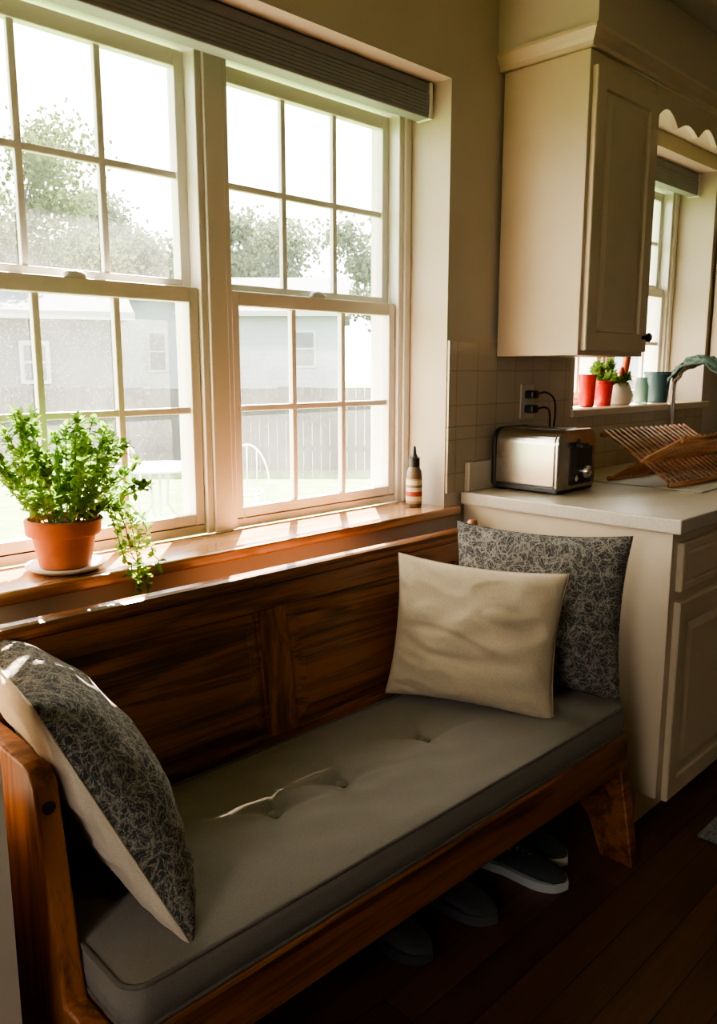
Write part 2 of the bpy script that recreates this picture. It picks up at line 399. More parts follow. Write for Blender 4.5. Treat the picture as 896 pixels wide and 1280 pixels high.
pts=[(2.69,2.21)]
K=96
for i in range(K+1):
    t=i/K; xx=2.69+t*(3.995-2.69)
    ph=(xx-2.69)/.165
    zz=2.105+(.045 if (int(ph)%2)==0 else .026)*abs(math.sin(math.pi*ph))
    pts.append((xx,zz))
pts+=[(3.995,2.21)]
prism('scalloped_valance',pts,'Y',1.302,1.320,M['cab'])
box('upper_cabinet.001',4.0,4.7,1.302,YW-.012,1.343,2.21,M['cab'],None,.002)

g=grp('toaster')
tx0,tx1,ty0,ty1,tz0,tz1=2.215,2.44,1.325,1.575,.928,1.112
def rrect(x0,x1,z0,z1,r,n=8,rb=.012):
    P=[]
    for cx,cz,a0,rr in [(x1-r,z1-r,0,r),(x0+r,z1-r,90,r),(x0+rb,z0+rb,180,rb),(x1-rb,z0+rb,270,rb)]:
        for k in range(n+1):
            a=math.radians(a0+90*k/n); P.append((cx+rr*math.cos(a),cz+rr*math.sin(a)))
    return P
prism('steel_body',rrect(tx0,tx1,tz0,tz1,.045),'Y',ty0+.012,ty1-.012,M['steel'],g,.006)
prism('end_panel_front',rrect(tx0-.003,tx1+.003,tz0-.004,tz1+.002,.045),'Y',ty0,ty0+.013,M['steel'],g,.004)
prism('end_panel_back',rrect(tx0-.003,tx1+.003,tz0-.004,tz1+.002,.045),'Y',ty1-.013,ty1,M['black'],g,.004)
box('base',tx0+.002,tx1-.002,ty0+.004,ty1-.004,.915,.934,M['black'],g,.004)
boxes('feet',[(tx0+.015,tx0+.035,ty0+.02,ty0+.04,.9105,.916),(tx1-.035,tx1-.015,ty0+.02,ty0+.04,.9105,.916),(tx0+.015,tx0+.035,ty1-.04,ty1-.02,.9105,.916),(tx1-.035,tx1-.015,ty1-.04,ty1-.02,.9105,.916)],M['black'],g)
boxes('slots',[(tx0+.055,tx0+.088,ty0+.03,ty1-.03,tz1-.004,tz1+.0012),(tx1-.088,tx1-.055,ty0+.03,ty1-.03,tz1-.004,tz1+.0012)],M['black'],g)
cx=(tx0+tx1)/2
RX=Matrix.Rotation(math.pi/2,3,'X')
box('control_plate',cx-.045,cx+.092,ty0-.003,ty0+.001,tz0+.008,tz1-.055,M['black'],g,.002)
box('lever_slot',cx+.0,cx+.008,ty0-.004,ty0,tz0+.06,tz1-.03,M['black'],g)
box('lever',cx-.018,cx+.026,ty0-.026,ty0-.002,tz1-.058,tz1-.042,M['black'],g,.004)
lathe('browning_dial',[(.022,0),(.023,.006),(.018,.016),(.0,.017)],(cx+.045,ty0-.003,tz0+.048),M['chrome'],g,24,rot=RX)
lathe('cancel_button',[(.010,0),(.010,.006),(.0,.008)],(cx-.015,ty0-.003,tz0+.03),M['chrome'],g,20,rot=RX)
g=grp('wall_outlet')
box('plate',2.405,2.485,YW-.015,YW-.0095,1.13,1.25,M['plate'],g,.003)
for i,z in enumerate((1.165,1.215)):
    box('plug_%d'%i,2.425,2.465,YW-.05,YW-.014,z-.014,z+.014,M['black'],g,.006)
tube('cord_0',smoothpath([(2.445,1.562,1.215),(2.46,1.53,1.222),(2.50,1.52,1.19),(2.515,1.53,1.10),(2.51,1.545,1.00),(2.50,1.56,.93),(2.46,1.57,.92)]),.0035,M['black'],g)
tube('cord_1',smoothpath([(2.445,1.562,1.165),(2.47,1.535,1.17),(2.505,1.54,1.14),(2.52,1.55,1.05),(2.54,1.55,.96),(2.56,1.53,.918)]),.0035,M['black'],g)

# dish rack (folding X rack)
g=grp('dish_rack')
V=[];F=[]
L=.56; ctr=Vector((2.88,1.22,0)); ang=math.radians(-6)
def rk(x,y,z):
    c,s=math.cos(ang),math.sin(ang); return Vector((ctr.x+x*c-y*s,ctr.y+x*s+y*c,.918+z))
HT=.150
ends=[((-.115,.0),(.150,HT)),((.115,.0),(-.150,HT))]
for (a,b) in ends:
    for t in (0,.45,1.0):
        yy=a[0]*(1-t)+b[0]*t; zz=a[1]*(1-t)+b[1]*t
        tubegeo([rk(-L/2,yy,zz+.007),rk(L/2,yy,zz+.007)],.0085,6,V,F)
    n=17
    for i in range(n):
        xx=-L/2+.015+i*(L-.03)/(n-1)+(0.008 if a[0]<0 else -.008)
        tubegeo([rk(xx,a[0],a[1]+.006),rk(xx,b[0]*1.06,b[1]*1.06+.012)],.0048,6,V,F)
addmesh('slatted_frames',V,F,M['rack'],g,smooth=True)
box('drain_mat',2.60,3.15,1.03,1.42,.9105,.9155,M['drain'],None,.002)

g=grp('kitchen_faucet')
fx,fy=3.45,1.525
lathe('base',[(.03,0),(.03,.008),(.02,.02),(.016,.05)],(fx,fy,.9105),M['chrome'],g)
path=[(fx,fy,.93),(fx,fy,1.15)]
for k in range(0,13):
    a=math.pi*k/12*1.05; path.append((fx+.0,fy-.11+.11*math.cos(a),1.22+.115*math.sin(a)))
path.append((fx,fy-.222,1.14))
tube('spout',smoothpath(path,4),.014,M['chrome'],g,12)
lathe('spray_head',[(.018,0),(.021,.01),(.017,.06),(.0145,.07)],(fx,fy-.222,1.08),M['chrome'],g,20)
tube('handle',smoothpath([(fx+.015,fy,1.0),(fx+.06,fy-.01,1.02),(fx+.10,fy-.02,1.06)]),.007,M['chrome'],g)
V=[];F=[];nu,nv=18,14
for i in range(nu):
    for j in range(nv):
        a=(i/(nu-1)-.5)*math.pi*.85-.15; w=(j/(nv-1)-.5)
        r=.022+.018*abs(w)+.018*noise.noise(Vector((i*.7,j*.8,3)))
        yy=fy-.11+ (.115+r*.6)*math.sin(a)*.98+.016*noise.noise(Vector((i*.6,j*.9,9)))
        zz=1.222+(.115+r)*math.cos(a)-abs(w)**1.3*.11
        V.append((fx+w*.09+.016*noise.noise(Vector((i*.6,j*.9,1))),yy,zz))
for i in range(nu-1):
    for j in range(nv-1): F.append((i*nv+j,(i+1)*nv+j,(i+1)*nv+j+1,i*nv+j+1))
o=addmesh('dishcloth',V,F,M['clothgreen'],g,smooth=True); s=o.modifiers.new('s','SOLIDIFY'); s.thickness=.004

# ---------------------------------------------------------------- foliage helper
def leafquad(V,F,p,d,up,l,w):
    d=d.normalized(); s=d.cross(up)
    if s.length<1e-3: s=d.cross(Vector((1,0,0)))
    s.normalize(); i=len(V); n=s.cross(d)
    V+=[p,p+d*l*.35+s*w*.5+n*l*.04,p+d*l*.75+s*w*.36-n*l*.02,p+d*l-n*l*.12,p+d*l*.75-s*w*.36-n*l*.02,p+d*l*.35-s*w*.5+n*l*.04]
    F+=[(i,i+1,i+2,i+3),(i,i+3,i+4,i+5)]
def rv(): 
    while True:
        v=Vector((random.uniform(-1,1),random.uniform(-1,1),random.uniform(-1,1)))
        if .05<v.length<1: return v
def herb(base,stems,hgt,spread,ls,rad=.05,ymax=None,wide=.58):
    VS=[];FS=[];VL=[];FL=[]
    for k in range(stems):
        a=random.uniform(0,6.283); r=rad*math.sqrt(random.random())
        p=Vector(base)+Vector((r*math.cos(a),r*math.sin(a),0))
        q=random.random(); out=Vector((math.cos(a),math.sin(a),0))*spread*(.15+.95*q)
        h=hgt*math.sqrt(max(.12,1-(q*.9)**2))*random.uniform(.6,1.05)
        pts=smoothpath([p,p+out*.45+Vector((0,0,h*.45)),p+out*.9+Vector((0,0,h*.82)),p+out*1.1+Vector((0,0,h))+rv()*.012],6)
        if ymax: pts=[Vector((v.x,min(v.y,ymax),v.z)) for v in pts]
        tubegeo(pts,.0013,5,VS,FS)
        for i in range(3,len(pts)):
            for q in range(3):
                d=(rv()+out.normalized()*.3+Vector((0,-.25 if ymax and pts[i].y>ymax-.02 else 0,.35)))
                leafquad(VL,FL,pts[i]+rv()*.006,d,Vector((0,0,1)),ls*random.uniform(.6,1.25),ls*random.uniform(wide-.12,wide+.14))
    return VS,FS,VL,FL
g=grp('potted_herb')
pb=(.775,1.668,.8705)
lathe('saucer',[(.062,.001),(.070,.003),(.084,.012),(.083,.016),(.074,.012),(.05,.008)],pb,M['saucer'],g,40)
lathe('pot',[(.050,.009),(.054,.012),(.066,.078),(.075,.080),(.078,.084),(.080,.112),(.077,.115),(.072,.115),(.070,.102),(.0,.102)],pb,M['terra'],g,48)
lathe('soil',[(.069,.100),(.0,.106)],pb,M['soil'],g,24)
VS,FS,VL,FL=herb((pb[0],pb[1],pb[2]+.10),60,.235,.12,.021,.055,1.756,.64)
for (dx,dy,drop) in [(.11,-.03,.16),(.125,-.06,.24),(.10,-.08,.20),(.15,-.02,.09),(.09,-.05,.13),(.16,-.05,.12)]:
    p=Vector(pb)+Vector((.05,-.02,.105))
    q=Vector((pb[0]+dx,pb[1]+dy,pb[2]+.10))
    pts=smoothpath([p,p+Vector((dx*.4,dy*.3,.035)),q,q+Vector((.012,-.012,-drop*.5)),q+Vector((.0,-.022 if q.y-.03>1.60 else -.06,-drop*.88+.0))],7)
    pts=[v if (v.z>.885 or v.y<1.565) else Vector((v.x,min(v.y,1.56),v.z)) for v in pts]
    tubegeo(pts,.0013,5,VS,FS)
    for i in range(4,len(pts)):
        for k in range(2):
            leafquad(VL,FL,pts[i],rv()+Vector((0,-.3,.1)),Vector((0,-.3,1)),random.uniform(.012,.020),random.uniform(.010,.016))
addmesh('stems',VS,FS,M['stem'],g,smooth=True); addmesh('leaves',VL,FL,M['leaf'],g,fixn=False)

g=grp('sauce_bottle')
bl=(1.935,1.672,.8705)
M['bottle']=simple('tan_bottle',(.16,.11,.07),.2); M['label']=labelmat()
lathe('body',[(.023,0),(.025,.003),(.025,.098),(.024,.112),(.018,.126),(.013,.135),(.013,.142)],bl,M['bottle'],g,28)
lathe('label',[(.0252,.012),(.0258,.013),(.0258,.090),(.0252,.091)],bl,M['label'],g,28)
lathe('cap',[(.018,.128),(.018,.156),(.011,.160),(.007,.168),(.004,.192),(.0,.193)],bl,M['black'],g,24)

zs=1.1505
g=grp('red_vase'); lathe('body',[(.026,0),(.030,.004),(.034,.10),(.036,.130),(.032,.130),(.026,.01)],(3.02,1.69,zs),M['red'],g)
g=grp('potted_seedling')
c=(3.150,1.69,zs)
lathe('pot',[(.032,0),(.034,.003),(.042,.085),(.046,.087),(.047,.105),(.042,.105),(.040,.09),(0,.09)],c,M['red'],g)
VS,FS,VL,FL=herb((c[0],c[1],c[2]+.09),16,.085,.035,.026,.022)
addmesh('stems',VS,FS,M['stem'],g,smooth=True); addmesh('leaves',VL,FL,M['leaf'],g,fixn=False)
g=grp('potted_pepper_plant')
c=(3.30,1.69,zs)
lathe('pot',[(.040,0),(.046,.004),(.056,.040),(.040,.085),(.034,.092),(.030,.085),(0,.080)],c,M['potcream'],g)
tube('pepper_1',smoothpath([(c[0]+.01,c[1],c[2]+.075),(c[0]+.014,c[1]-.01,c[2]+.14),(c[0]+.02,c[1]-.02,c[2]+.235)]),[.008]+[.016]*13+[.010]*2+[.003],M['pepper'],g,10)
tube('pepper_2',smoothpath([(c[0]-.01,c[1],c[2]+.075),(c[0]-.012,c[1]-.01,c[2]+.11),(c[0]-.03,c[1]-.02,c[2]+.16)]),[.006]+[.012]*13+[.008]*2+[.003],M['pepper'],g,10)
VS,FS,VL,FL=herb((c[0],c[1],c[2]+.08),5,.06,.03,.026,.02)
addmesh('leaves',VL,FL,M['leaf'],g,fixn=False)
g=grp('glass_jar'); M['jar']=simple('jar_glass',(.35,.55,.52),.1,0,.5)
lathe('body',[(.028,0),(.031,.004),(.031,.08),(.024,.095),(.024,.115),(.022,.115),(.022,.01)],(3.50,1.69,zs),M['jar'],g)
g=grp('teal_planter')
c=(3.655,1.69,zs)
lathe('pot',[(.045,0),(.048,.003),(.058,.125),(.062,.127),(.062,.140),(.055,.140),(.052,.125),(0,.12)],c,M['teal'],g)

# ---------------------------------------------------------------- bench
RD=math.radians(-1.0)
RB=Matrix.Rotation(RD,4,'Z'); PV=Vector((.455,1.425,0))
def swing(e):
    e.rotation_euler=(0,0,RD); e.location=PV-(RB@PV)
bench=grp('oak_bench'); swing(bench)
def lean(v): return (v[0],v[1]+max(0,(v[2]-.40))*.14,v[2])
BY=1.415
X0,X1=.455,1.938
boxes('back_sheet',[(X0+.03,X1-.03,BY+.010,BY+.022,.30,.80)],M['oak'],bench,0,lean)
boxes('back_rails',[(X0+.03,X1-.03,BY,BY+.026,.745,.80),(X0+.03,X1-.03,BY,BY+.026,.30,.445)],M['oak'],bench,.002,lean)
boxes('back_stiles',[(1.135,1.212,BY,BY+.026,.445,.745),(X0+.04,X0+.10,BY,BY+.026,.445,.745),(X1-.09,X1-.03,BY,BY+.026,.445,.745)],M['oakz'],bench,.002,lean)
PR=[(0,.010),(.006,.012),(.040,.003),(.044,.001)]
raised('back_panel_0',X0+.10,1.135,.445,.745,BY,M['oak'],bench,PR,lean,.014)
raised('back_panel_1',1.212,X1-.09,.445,.745,BY,M['oak'],bench,PR,lean,.014)
boxes('back_cap',[(X0+.02,X1+.04,BY-.010,BY+.036,.80,.832)],M['oak'],bench,.012,lean)
arm=[(1.50,.0),(1.50,.70),(1.44,.715),(1.16,.715),(1.135,.708),(1.122,.690),(1.100,.55),(1.066,.357),(.950,.357),(.930,.26),(.905,.12),(.885,0),(.98,0),(1.02,.10),(1.10,.18),(1.28,.18),(1.36,.10),(1.40,0)]
prism('end_panel_a',arm,'X',X0,X0+.038,M['oakarm'],bench,.005)
prism('end_panel_b',arm,'X',X1-.038,X1,M['oak'],bench,.005)
lathe('bolt_cap',[(.010,0),(.010,.003),(.0,.005)],(X0+.019,1.118,.655),M['black'],bench,16,rot=Matrix.Rotation(math.radians(82),3,'X'))
lathe('back_post_knob',[(.018,0),(.02,.006),(.019,.04),(.012,.052),(.0,.055)],(X1+.022,1.485,.80),M['oakarm'],bench,20)
box('seat_board',X0+.04,X1-.04,.965,1.41,.335,.358,M['oak'],bench,.002)
box('front_rail',X0+.0,X1-.0,.934,.964,.255,.357,M['oak'],bench,.006)

cu=grp('seat_cushion'); swing(cu)
cx0,cx1,cy0,cy1,cz0,cz1=.497,1.932,.942,1.408,.3585,.430
NX,NY=170,60; r=.035
btn=[(.60,1.176),(.950,1.182),(1.127,1.177),(1.413,1.190),(1.72,1.19)]
def cmap(x,y):
    ix0,ix1,iy0,iy1=cx0+r,cx1-r,cy0+r,cy1-r
    dx=x-ix1 if x>ix1 else (x-ix0 if x<ix0 else 0); dy=y-iy1 if y>iy1 else (y-iy0 if y<iy0 else 0)
    if dx and dy:
        m=max(abs(dx),abs(dy)); l=math.hypot(dx,dy); k=m/l
        return (ix1 if dx>0 else ix0)+dx*k,(iy1 if dy>0 else iy0)+dy*k
    return x,y
V=[];F=[]
for i in range(NX+1):
    for j in range(NY+1):
        x=cx0+(cx1-cx0)*i/NX; y=cy0+(cy1-cy0)*j/NY
        ed=min(x-cx0,cx1-x,y-cy0,cy1-y)
        z=cz1+.018*(1-math.exp(-ed/.05))
        for (a,b) in btn:
            d=math.hypot(x-a,y-b); z-=.010*math.exp(-(d/.022)**2)+.015*math.exp(-(d/.060)**2)
            for (ca,sa,am,ln) in [(.9,.35,.009,.11),(.5,-.85,.006,.07)]:
                dd=abs((y-b)*ca+(x-a)*sa); al=abs((x-a)*ca-(y-b)*sa)
                z-=am*math.exp(-(dd/.009)**2)*math.exp(-(al/ln)**2)
        z+=.004*noise.noise(Vector((x*3,y*9,.3)))*min(1,ed/.03)
        z+=.006*noise.noise(Vector((x*9+y*9,y*14-x*6,2)))*min(1,ed/.03)
        x,y=cmap(x,y); V.append((x,y,z))
idx=lambda i,j:i*(NY+1)+j
for i in range(NX):
    for j in range(NY): F.append((idx(i,j),idx(i+1,j),idx(i+1,j+1),idx(i,j+1)))
ring=[idx(i,0) for i in range(NX+1)]+[idx(NX,j) for j in range(1,NY+1)]+[idx(i,NY) for i in range(NX-1,-1,-1)]+[idx(0,j) for j in range(NY-1,0,-1)]
prev=ring; cc=Vector(((cx0+cx1)/2,(cy0+cy1)/2,0))
for (zz,o_) in [(cz1-.018,.003),(cz0+.035,.004),(cz0,0)]:
    cur=[]
    for q in ring:
        v=Vector(V[q]); n=Vector((v.x-cc.x,v.y-cc.y,0)); n=Vector((math.copysign(1,n.x) if abs(n.x)>(cx1-cx0)/2-.03 else 0,math.copysign(1,n.y) if abs(n.y)>(cy1-cy0)/2-.03 else 0,0))
        cur.append(len(V)); V.append((v.x+n.x*o_,v.y+n.y*o_,zz+.0015*noise.noise(Vector((v.x*12,v.y*12,zz*20)))))
    for k in range(len(ring)):
        k2=(k+1)%len(ring); F.append((prev[k],prev[k2],cur[k2],cur[k]))
    prev=cur
F.append(tuple(prev))
addmesh('pad',V,F,M['cush'],cu,smooth=True)
edge=[Vector(V[q]) for q in ring]
tube('piping_top',[Vector((v.x,v.y,cz1+.0008)) for v in edge],.0042,M['pipe'],cu,8,True)
tube('piping_bottom',[Vector((v.x,v.y,cz0+.004)) for v in edge],.0042,M['pipe'],cu,8,True)
for k,(a,b) in enumerate(btn):
    lathe('button_%d'%k,[(.0125,-.004),(.0140,.003),(.009,.0065),(.0,.0075)],(a,b,cz1-.0095),M['cush'],cu,20)

def pillow(name,c,ex,up,w,h,T,mats,seed,wr=.010,edge=True,sag=.0,pw=.42,shear=0,ff=1,fb=1,fold2=.75):
    g=grp(name); ex=Vector(ex).normalized(); up=Vector(up); up=(up-ex*up.dot(ex)).normalized(); n=ex.cross(up).normalized()
    c=Vector(c); NN=80; V=[];F=[];fm=[]
    def pos(u,v):
        x=u*w/2*(1-.075*(1-v*v)**1.0*abs(u)**3); y=v*h/2*(1-.085*(1-u*u)*abs(v)**3)
        y-=sag*(1-u*u)*(v>0)*v
        return x+shear*y,y
    for side in (1,-1):
        for i in range(NN+1):
            for j in range(NN+1):
                u=-1+2*i/NN; v=-1+2*j/NN
                u=math.sin(u*math.pi/2)*.35+u*.65; v=math.sin(v*math.pi/2)*.35+v*.65
                x,y=pos(u,v); e=max(0,(1-u*u)*(1-v*v))
                t=T/2*e**pw*(1+.12*(-v))*(ff if side==1 else fb)
                q=Vector((u*1.3+seed,v*2.2,side*3+seed))
                rid=1-abs(noise.noise(q*1.3))*2.2
                nz=noise.noise(Vector((u*2.1+seed*2,v*3.3,side*1.7)))
                fold=noise.noise(Vector((u*3+v*2.5,v*7-u*2+seed,side)))
                t+=wr*min(1,e*3.5)*(.9*nz+.6*max(0,rid-.3)+.12*fold)
                f2=1-abs(noise.noise(Vector((u*.8-v*.6+seed,v*2.0+u*.5,side*5+seed))))*7
                t-=wr*fold2*max(0,f2)*min(1,e*2.5)*(.6-.5*v)
                if 0<e<.25: t+=wr*.5*e*4*(1-e*4)*math.sin(u*23+v*19+seed)
                V.append(c+ex*x+up*y+n*side*max(t,0))
    st=(NN+1)**2
    for s in (0,1):
        for i in range(NN):
            for j in range(NN):
                a=s*st+i*(NN+1)+j; q=(a,a+NN+1,a+NN+2,a+1)
                F.append(q if s==0 else q[::-1]); fm.append(s if len(mats)>1 else 0)
    o=addmesh('cover',V,F,mats,g,smooth=True,fm=fm,fixn=False)
    b=bmesh.new(); b.from_mesh(o.data); bmesh.ops.remove_doubles(b,verts=b.verts,dist=.00005); bmesh.ops.recalc_face_normals(b,faces=b.faces); b.to_mesh(o.data); b.free()
    if edge:
        pts=[]
        for k in range(40): pts.append(pos(-1+2*k/40,-1))
        for k in range(40): pts.append(pos(1,-1+2*k/40))
        for k in range(40): pts.append(pos(1-2*k/40,1))
        for k in range(40): pts.append(pos(-1,1-2*k/40))
        tube('seam',[c+ex*x+up*y for x,y in pts],.0022,mats[-1],g,6,True)
    return g
pillow('throw_pillow',(1.630,1.200,.626),(.19,-.41,-.02),(.14,.05,1),.44,.375,.155,[M['beige']],3.1,.012,fold2=1.0)
pillow('throw_pillow.001',(1.848,1.157,.664),(.15,-.46,.0),(.12,.03,1),.475,.43,.14,[M['dam']],8.4,.010)
pillow('throw_pillow.002',(.568,1.262,.624),(.07,.42,.0),(-.17,.03,.38),.445,.425,.165,[M['dam'],M['cream']],5.7,.010,shear=.32,ff=1.5,fb=.45)

# ---------------------------------------------------------------- shoes, mat
def shoe(name,loc,rot,up,sole,L=.27):
    g=grp(name); V=[];F=[];n=20;R=Matrix.Rotation(rot,3,'Z'); lc=Vector(loc)
    prof=[(0,.026,.03,.062),(.04,.036,.02,.070),(.25,.036,.02,.062),(.42,.037,.02,.072),(.6,.044,.018,.066),(.78,.047,.018,.048),(.92,.036,.018,.036),(1.0,.012,.02,.026)]
    for (t,w,z0,z1) in prof:
        for k in range(n):
            a=2*math.pi*k/n; y=w*math.cos(a); z=(z0+z1)/2+(z1-z0)/2*math.sin(a)
            V.append(R@Vector((t*L,y,z))+lc)
    for j in range(len(prof)-1):
        for k in range(n): F.append((j*n+k,j*n+(k+1)%n,(j+1)*n+(k+1)%n,(j+1)*n+k))
    F.append(tuple(range(n))); F.append(tuple((len(prof)-1)*n+k for k in range(n)))
    addmesh('upper',V,F,up,g,smooth=True)
    ctl=[(-.006,0),(-.002,.018),(.03*L,.030),(.25*L,.037),(.42*L,.036),(.6*L,.045),(.78*L,.050),(.92*L,.038),(.985*L,.020),(L+.006,0)]
    sm=[(v.x,v.y) for v in smoothpath([(a,b,0) for a,b in ctl],4)]
    pl=sm+[(a,-b) for a,b in sm[1:-1]][::-1]
    V=[R@Vector((a,b,z))+lc for z in (.001,.024) for a,b in pl]; m=len(pl)
    F=[tuple(range(m)),tuple(range(m,2*m))]+[(i,(i+1)%m,m+(i+1)%m,m+i) for i in range(m)]
    addmesh('sole',V,F,sole,g)
    V=[R@Vector((L*.20+.05*math.cos(a)*1.0,.024*math.sin(a),.0705-.0*math.cos(a)))+lc for a in [2*math.pi*k/20 for k in range(20)]]
    V2=[v-Vector((0,0,.012)) for v in V]
    addmesh('collar_opening',V+V2,[tuple(range(20)),tuple(range(20,40))]+[(i,(i+1)%20,20+(i+1)%20,20+i) for i in range(20)],M['black'],g)
    V=[];F=[]
    for q in range(4):
        xx=L*(.45+.06*q); tubegeo([R@Vector((xx,-.02,.066-.004*q))+lc,R@Vector((xx,0,.073-.004*q))+lc,R@Vector((xx,.02,.066-.004*q))+lc],.003,5,V,F)
    addmesh('laces',V,F,sole,g)
shoe('sneaker',(1.64,1.205,0),math.radians(-78),M['shoe'],M['sole'])
shoe('sneaker.001',(1.76,1.265,0),math.radians(-84),M['shoe'],M['sole'])
shoe('slipper',(1.42,1.26,0),math.radians(-80),M['slip'],M['slip'])
shoe('slipper.001',(1.22,1.29,0),math.radians(-82),M['slip'],M['shoe'])
box('floor_mat',2.16,3.1,.30,.80,.0005,.012,M['rug'],None,.005)

# ---------------------------------------------------------------- outdoors
GZ=-.30
addmesh('lawn',[(-40,-40,GZ),(70,-40,GZ),(70,90,GZ),(-40,90,GZ)],[(0,1,2,3)],M['lawn'])
A45=math.radians(-45)
def place(cx,cy,rot):
    c,s=math.cos(rot),math.sin(rot)
    return lambda v:(cx+v[0]*c-v[1]*s,cy+v[0]*s+v[1]*c,v[2])
def house(name,cx,cy,rot,w,d,eave,ridge,sid,gable_front=False,wins=()):
    g=grp(name); f=place(cx,cy,rot)
    V,F=bx(-w/2,w/2,0,d,GZ+.002,eave)
    addmesh('walls',[f(v) for v in V],F,sid,g)
    ov=.35;th=.12
    if gable_front:
        V=[(-w/2,0,eave),(w/2,0,eave),(0,0,ridge),(-w/2,d,eave),(w/2,d,eave),(0,d,ridge)]
        addmesh('gable',[f(v) for v in V],[(0,1,2),(3,5,4),(0,3,4,1),(0,2,5,3),(1,4,5,2)],sid,g)
        k=(ridge-eave)/(w/2)
        for s in (-1,1):
            V=[(0,-ov,ridge+.02),(s*(w/2+ov),-ov,eave-ov*k+.02),(s*(w/2+ov),d+ov,eave-ov*k+.02),(0,d+ov,ridge+.02)]
            V+=[(a,b,c+th) for a,b,c in V]
            addmesh('roof',[f(v) for v in V],[(0,1,2,3),(4,7,6,5),(0,4,5,1),(1,5,6,2),(2,6,7,3),(3,7,4,0)],M['roof'],g)
            V=[(0,-ov-.03,ridge-.12),(s*(w/2+ov),-ov-.03,eave-ov*k-.12),(s*(w/2+ov),-ov,eave-ov*k-.12),(0,-ov,ridge-.12)]
            V+=[(a,b,c+.2) for a,b,c in V]
            addmesh('bargeboard',[f(v) for v in V],[(0,1,2,3),(4,7,6,5),(0,4,5,1),(1,5,6,2),(2,6,7,3),(3,7,4,0)],M['htrim'],g)
    else:
        V=[(-w/2-ov,-ov,eave-.1),(w/2+ov,-ov,eave-.1),(w/2+ov,d+ov,eave-.1),(-w/2-ov,d+ov,eave-.1),(-w/2-ov+.0,d/2,ridge),(w/2+ov,d/2,ridge)]
        addmesh('roof',[f(v) for v in V],[(0,1,5,4),(1,2,5),(2,3,4,5),(3,0,4),(0,3,2,1)],M['roof'],g)
        V,F=bx(-w/2-ov,w/2+ov,-ov-.06,-ov,eave-.22,eave-.05)
        addmesh('fascia',[f(v) for v in V],F,M['htrim'],g)
    for (wx,wz,ww,wh) in wins:
        V,F=bx(wx-ww/2-.09,wx+ww/2+.09,-.05,0,wz-wh/2-.09,wz+wh/2+.09); addmesh('window_casing',[f(v) for v in V],F,M['htrim'],g)
        V,F=bx(wx-ww/2,wx+ww/2,-.07,-.04,wz-wh/2,wz+wh/2); addmesh('window_pane',[f(v) for v in V],F,M['hwin'],g)
        V,F=bx(wx-ww/2,wx+ww/2,-.09,-.06,wz-.025,wz+.025); addmesh('window_rail',[f(v) for v in V],F,M['htrim'],g)
    return g
house('neighbour_house',5.66,18.0,math.radians(-25),7.6,7,2.55,3.6,M['sidg'],False,[(2.1,1.45,.42,.72),(-1.0,1.4,.9,.8)])
house('neighbour_house.001',15.2,24.7,A45,2.6,6,3.35,4.15,M['sidw'],True,[(0,1.9,.5,1.2)])
house('neighbour_house.002',17.9,22.4,A45,5.2,8,3.3,4.8,M['sidw'],False,[(-1.3,2.0,.7,1.1),(1.4,2.0,.7,1.1)])
house('neighbour_house.003',34.0,17.0,A45,11,8,3.2,5.0,M['sidw'],False,[(-1.5,2.0,.7,1.1)])
V=[];F=[]
f=place(7.2,11.2,A45)
def fence_run(x0,x1,ztop,yy):
    x=x0
    while x<x1:
        v,fc=bx(x,x+.135,yy,yy+.02,GZ+.002,ztop+random.uniform(-.02,.02),off=len(V)); V.extend(f(q) for q in v); F.extend(fc); x+=.140
    for z in (GZ+.3,ztop-.25):
        v,fc=bx(x0,x1,yy+.02,yy+.07,z,z+.09,off=len(V)); V.extend(f(q) for q in v); F.extend(fc)
fence_run(-12,3.6,1.02,0); fence_run(3.6,5.8,1.45,.4); fence_run(5.8,26,1.15,0)
addmesh('wooden_fence',V,F,M['fence'])
def tree(name,cx,cy,top,rad,nleaf,ls,mat,trunk=.22,blobs=14):
    g=grp(name); V=[];F=[]
    tubegeo([(cx,cy,GZ+.002),(cx+.1,cy,GZ+top*.3),(cx,cy+.1,GZ+top*.6)],[trunk,trunk*.8,trunk*.4],8,V,F)
    cs=[]
    for k in range(blobs):
        a=random.uniform(0,6.283); rr=rad*.8*math.sqrt(random.random()); z=random.uniform(top*.34,top*.88)
        c=Vector((cx+rr*math.cos(a),cy+rr*math.sin(a),z)); cs.append((c,rad*random.uniform(.2,.36)))
        tubegeo(smoothpath([(cx,cy,GZ+top*.3),(cx+(c.x-cx)*.5,cy+(c.y-cy)*.5,z*.75),c],4),[trunk*.4]*5+[trunk*.15]*4,6,V,F)
    addmesh('trunk',V,F,M['bark'],g,smooth=True)
    V=[];F=[]
    for k in range(nleaf):
        c,r=random.choice(cs); d=rv(); d=d.normalized()*(random.random()**.55)*random.uniform(.7,1.25)
        p=c+Vector((d.x*r,d.y*r,d.z*r*.8))
        leafquad(V,F,p,rv(),rv().normalized(),ls*random.uniform(.6,1.3),ls*random.uniform(.5,.9))
    addmesh('foliage',V,F,mat,g,fixn=False)
tree('maple_tree',9.5,23.5,8.8,4.2,28000,.15,M['tree'],.25,38)
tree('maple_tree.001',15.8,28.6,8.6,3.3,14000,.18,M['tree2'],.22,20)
tree('maple_tree.002',3.8,24.5,9.0,4.0,18000,.17,M['tree'],.22,22)
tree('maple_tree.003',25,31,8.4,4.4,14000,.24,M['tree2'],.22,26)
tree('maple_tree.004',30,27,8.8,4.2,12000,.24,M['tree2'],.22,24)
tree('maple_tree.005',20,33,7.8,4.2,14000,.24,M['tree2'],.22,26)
tree('maple_tree.006',35,21,9,4.2,7000,.30,M['tree2'])
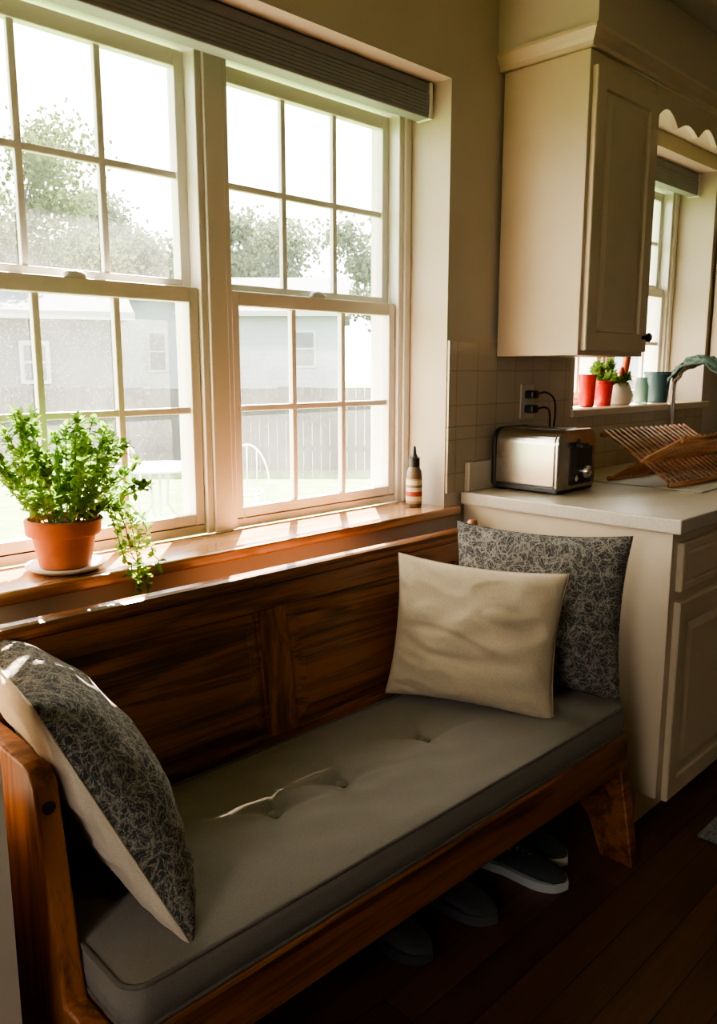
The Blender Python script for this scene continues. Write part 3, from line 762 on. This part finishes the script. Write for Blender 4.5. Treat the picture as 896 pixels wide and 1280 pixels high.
def chair(name,cx,cy,rot):
    g=grp(name); f=place(cx,cy,rot); V=[];F=[]
    z=GZ+.42
    ringp=[f((.21*math.cos(a),.21*math.sin(a),z)) for a in [2*math.pi*k/24 for k in range(24)]]
    tubegeo(ringp,.012,6,V,F,True)
    for q in range(-3,4):
        h=math.sqrt(.21**2-(q*.055)**2); tubegeo([f((q*.055,-h,z)),f((q*.055,h,z))],.005,5,V,F)
    for (a,b) in [(-.16,-.14),(.16,-.14),(-.16,.16),(.16,.16)]: tubegeo([f((a,b,z)),f((a*1.25,b*1.25,GZ+.012))],.011,6,V,F)
    bk=[f((.22*math.cos(a),.20,z+.05+.40*math.sin(a))) for a in [math.pi*k/14 for k in range(15)]]
    tubegeo([f((.2,.14,z))]+bk+[f((-.2,.14,z))],.011,6,V,F)
    for q in (-.1,0,.1): tubegeo([f((q,.18,z)),f((q,.20,z+.05+.40*math.sqrt(1-(q/.22)**2)))],.006,5,V,F)
    addmesh('wire_frame',V,F,M['alu'],g,smooth=True)
g=grp('patio_table')
V=[];F=[]
tc=Vector((4.05,6.65,0))
tubegeo([(tc.x+.42*math.cos(a),tc.y+.42*math.sin(a),GZ+.70) for a in [2*math.pi*k/36 for k in range(36)]],.015,6,V,F,True)
for k in range(3):
    a=k*2.094; tubegeo([(tc.x+.1*math.cos(a),tc.y+.1*math.sin(a),GZ+.69),(tc.x+.08*math.cos(a),tc.y+.08*math.sin(a),GZ+.35),(tc.x+.33*math.cos(a),tc.y+.33*math.sin(a),GZ+.015)],.014,6,V,F)
addmesh('legs_and_rim',V,F,M['alu'],g,smooth=True)
lathe('top',[(.41,0),(.41,.01),(0,.011)],(tc.x,tc.y,GZ+.695),M['alu'],g,36)
chair('patio_chair',3.45,6.95,.9); chair('patio_chair.001',4.75,6.3,-.9); chair('patio_chair.002',4.15,7.4,-.1)

# ---------------------------------------------------------------- light
W=D.worlds.new('world'); SC.world=W; W.use_nodes=True; nt=W.node_tree; nt.nodes.clear()
o=N(nt,'ShaderNodeOutputWorld'); b=N(nt,'ShaderNodeBackground'); b.inputs[0].default_value=(1,.955,.90,1); b.inputs[1].default_value=14.0
nt.links.new(b.outputs[0],o.inputs[0])
el,az=math.radians(50),math.radians(42)
sd=Vector((math.cos(el)*math.sin(az),math.cos(el)*math.cos(az),math.sin(el)))
L=D.lights.new('sun','SUN'); L.energy=140; L.angle=.012; L.color=(1,.86,.66)
so=D.objects.new('sun',L); COL.objects.link(so); so.location=(6,8,9); so.rotation_euler=sd.to_track_quat('Z','Y').to_euler()
try:
    SC.view_settings.view_transform='AgX'; SC.view_settings.look='AgX - Medium High Contrast'
except Exception: pass

# ---------------------------------------------------------------- camera
cam=D.cameras.new('camera'); co=D.objects.new('camera',cam); COL.objects.link(co); SC.camera=co
cam.sensor_fit='VERTICAL'; cam.sensor_height=36; cam.lens=1015/1280*36; cam.clip_start=.02; cam.clip_end=300
th=math.radians(9.95); ya=math.radians(44.78)
co.location=(0,0,1.3); co.rotation_euler=(math.pi/2-th,0,-(math.pi/2-ya))
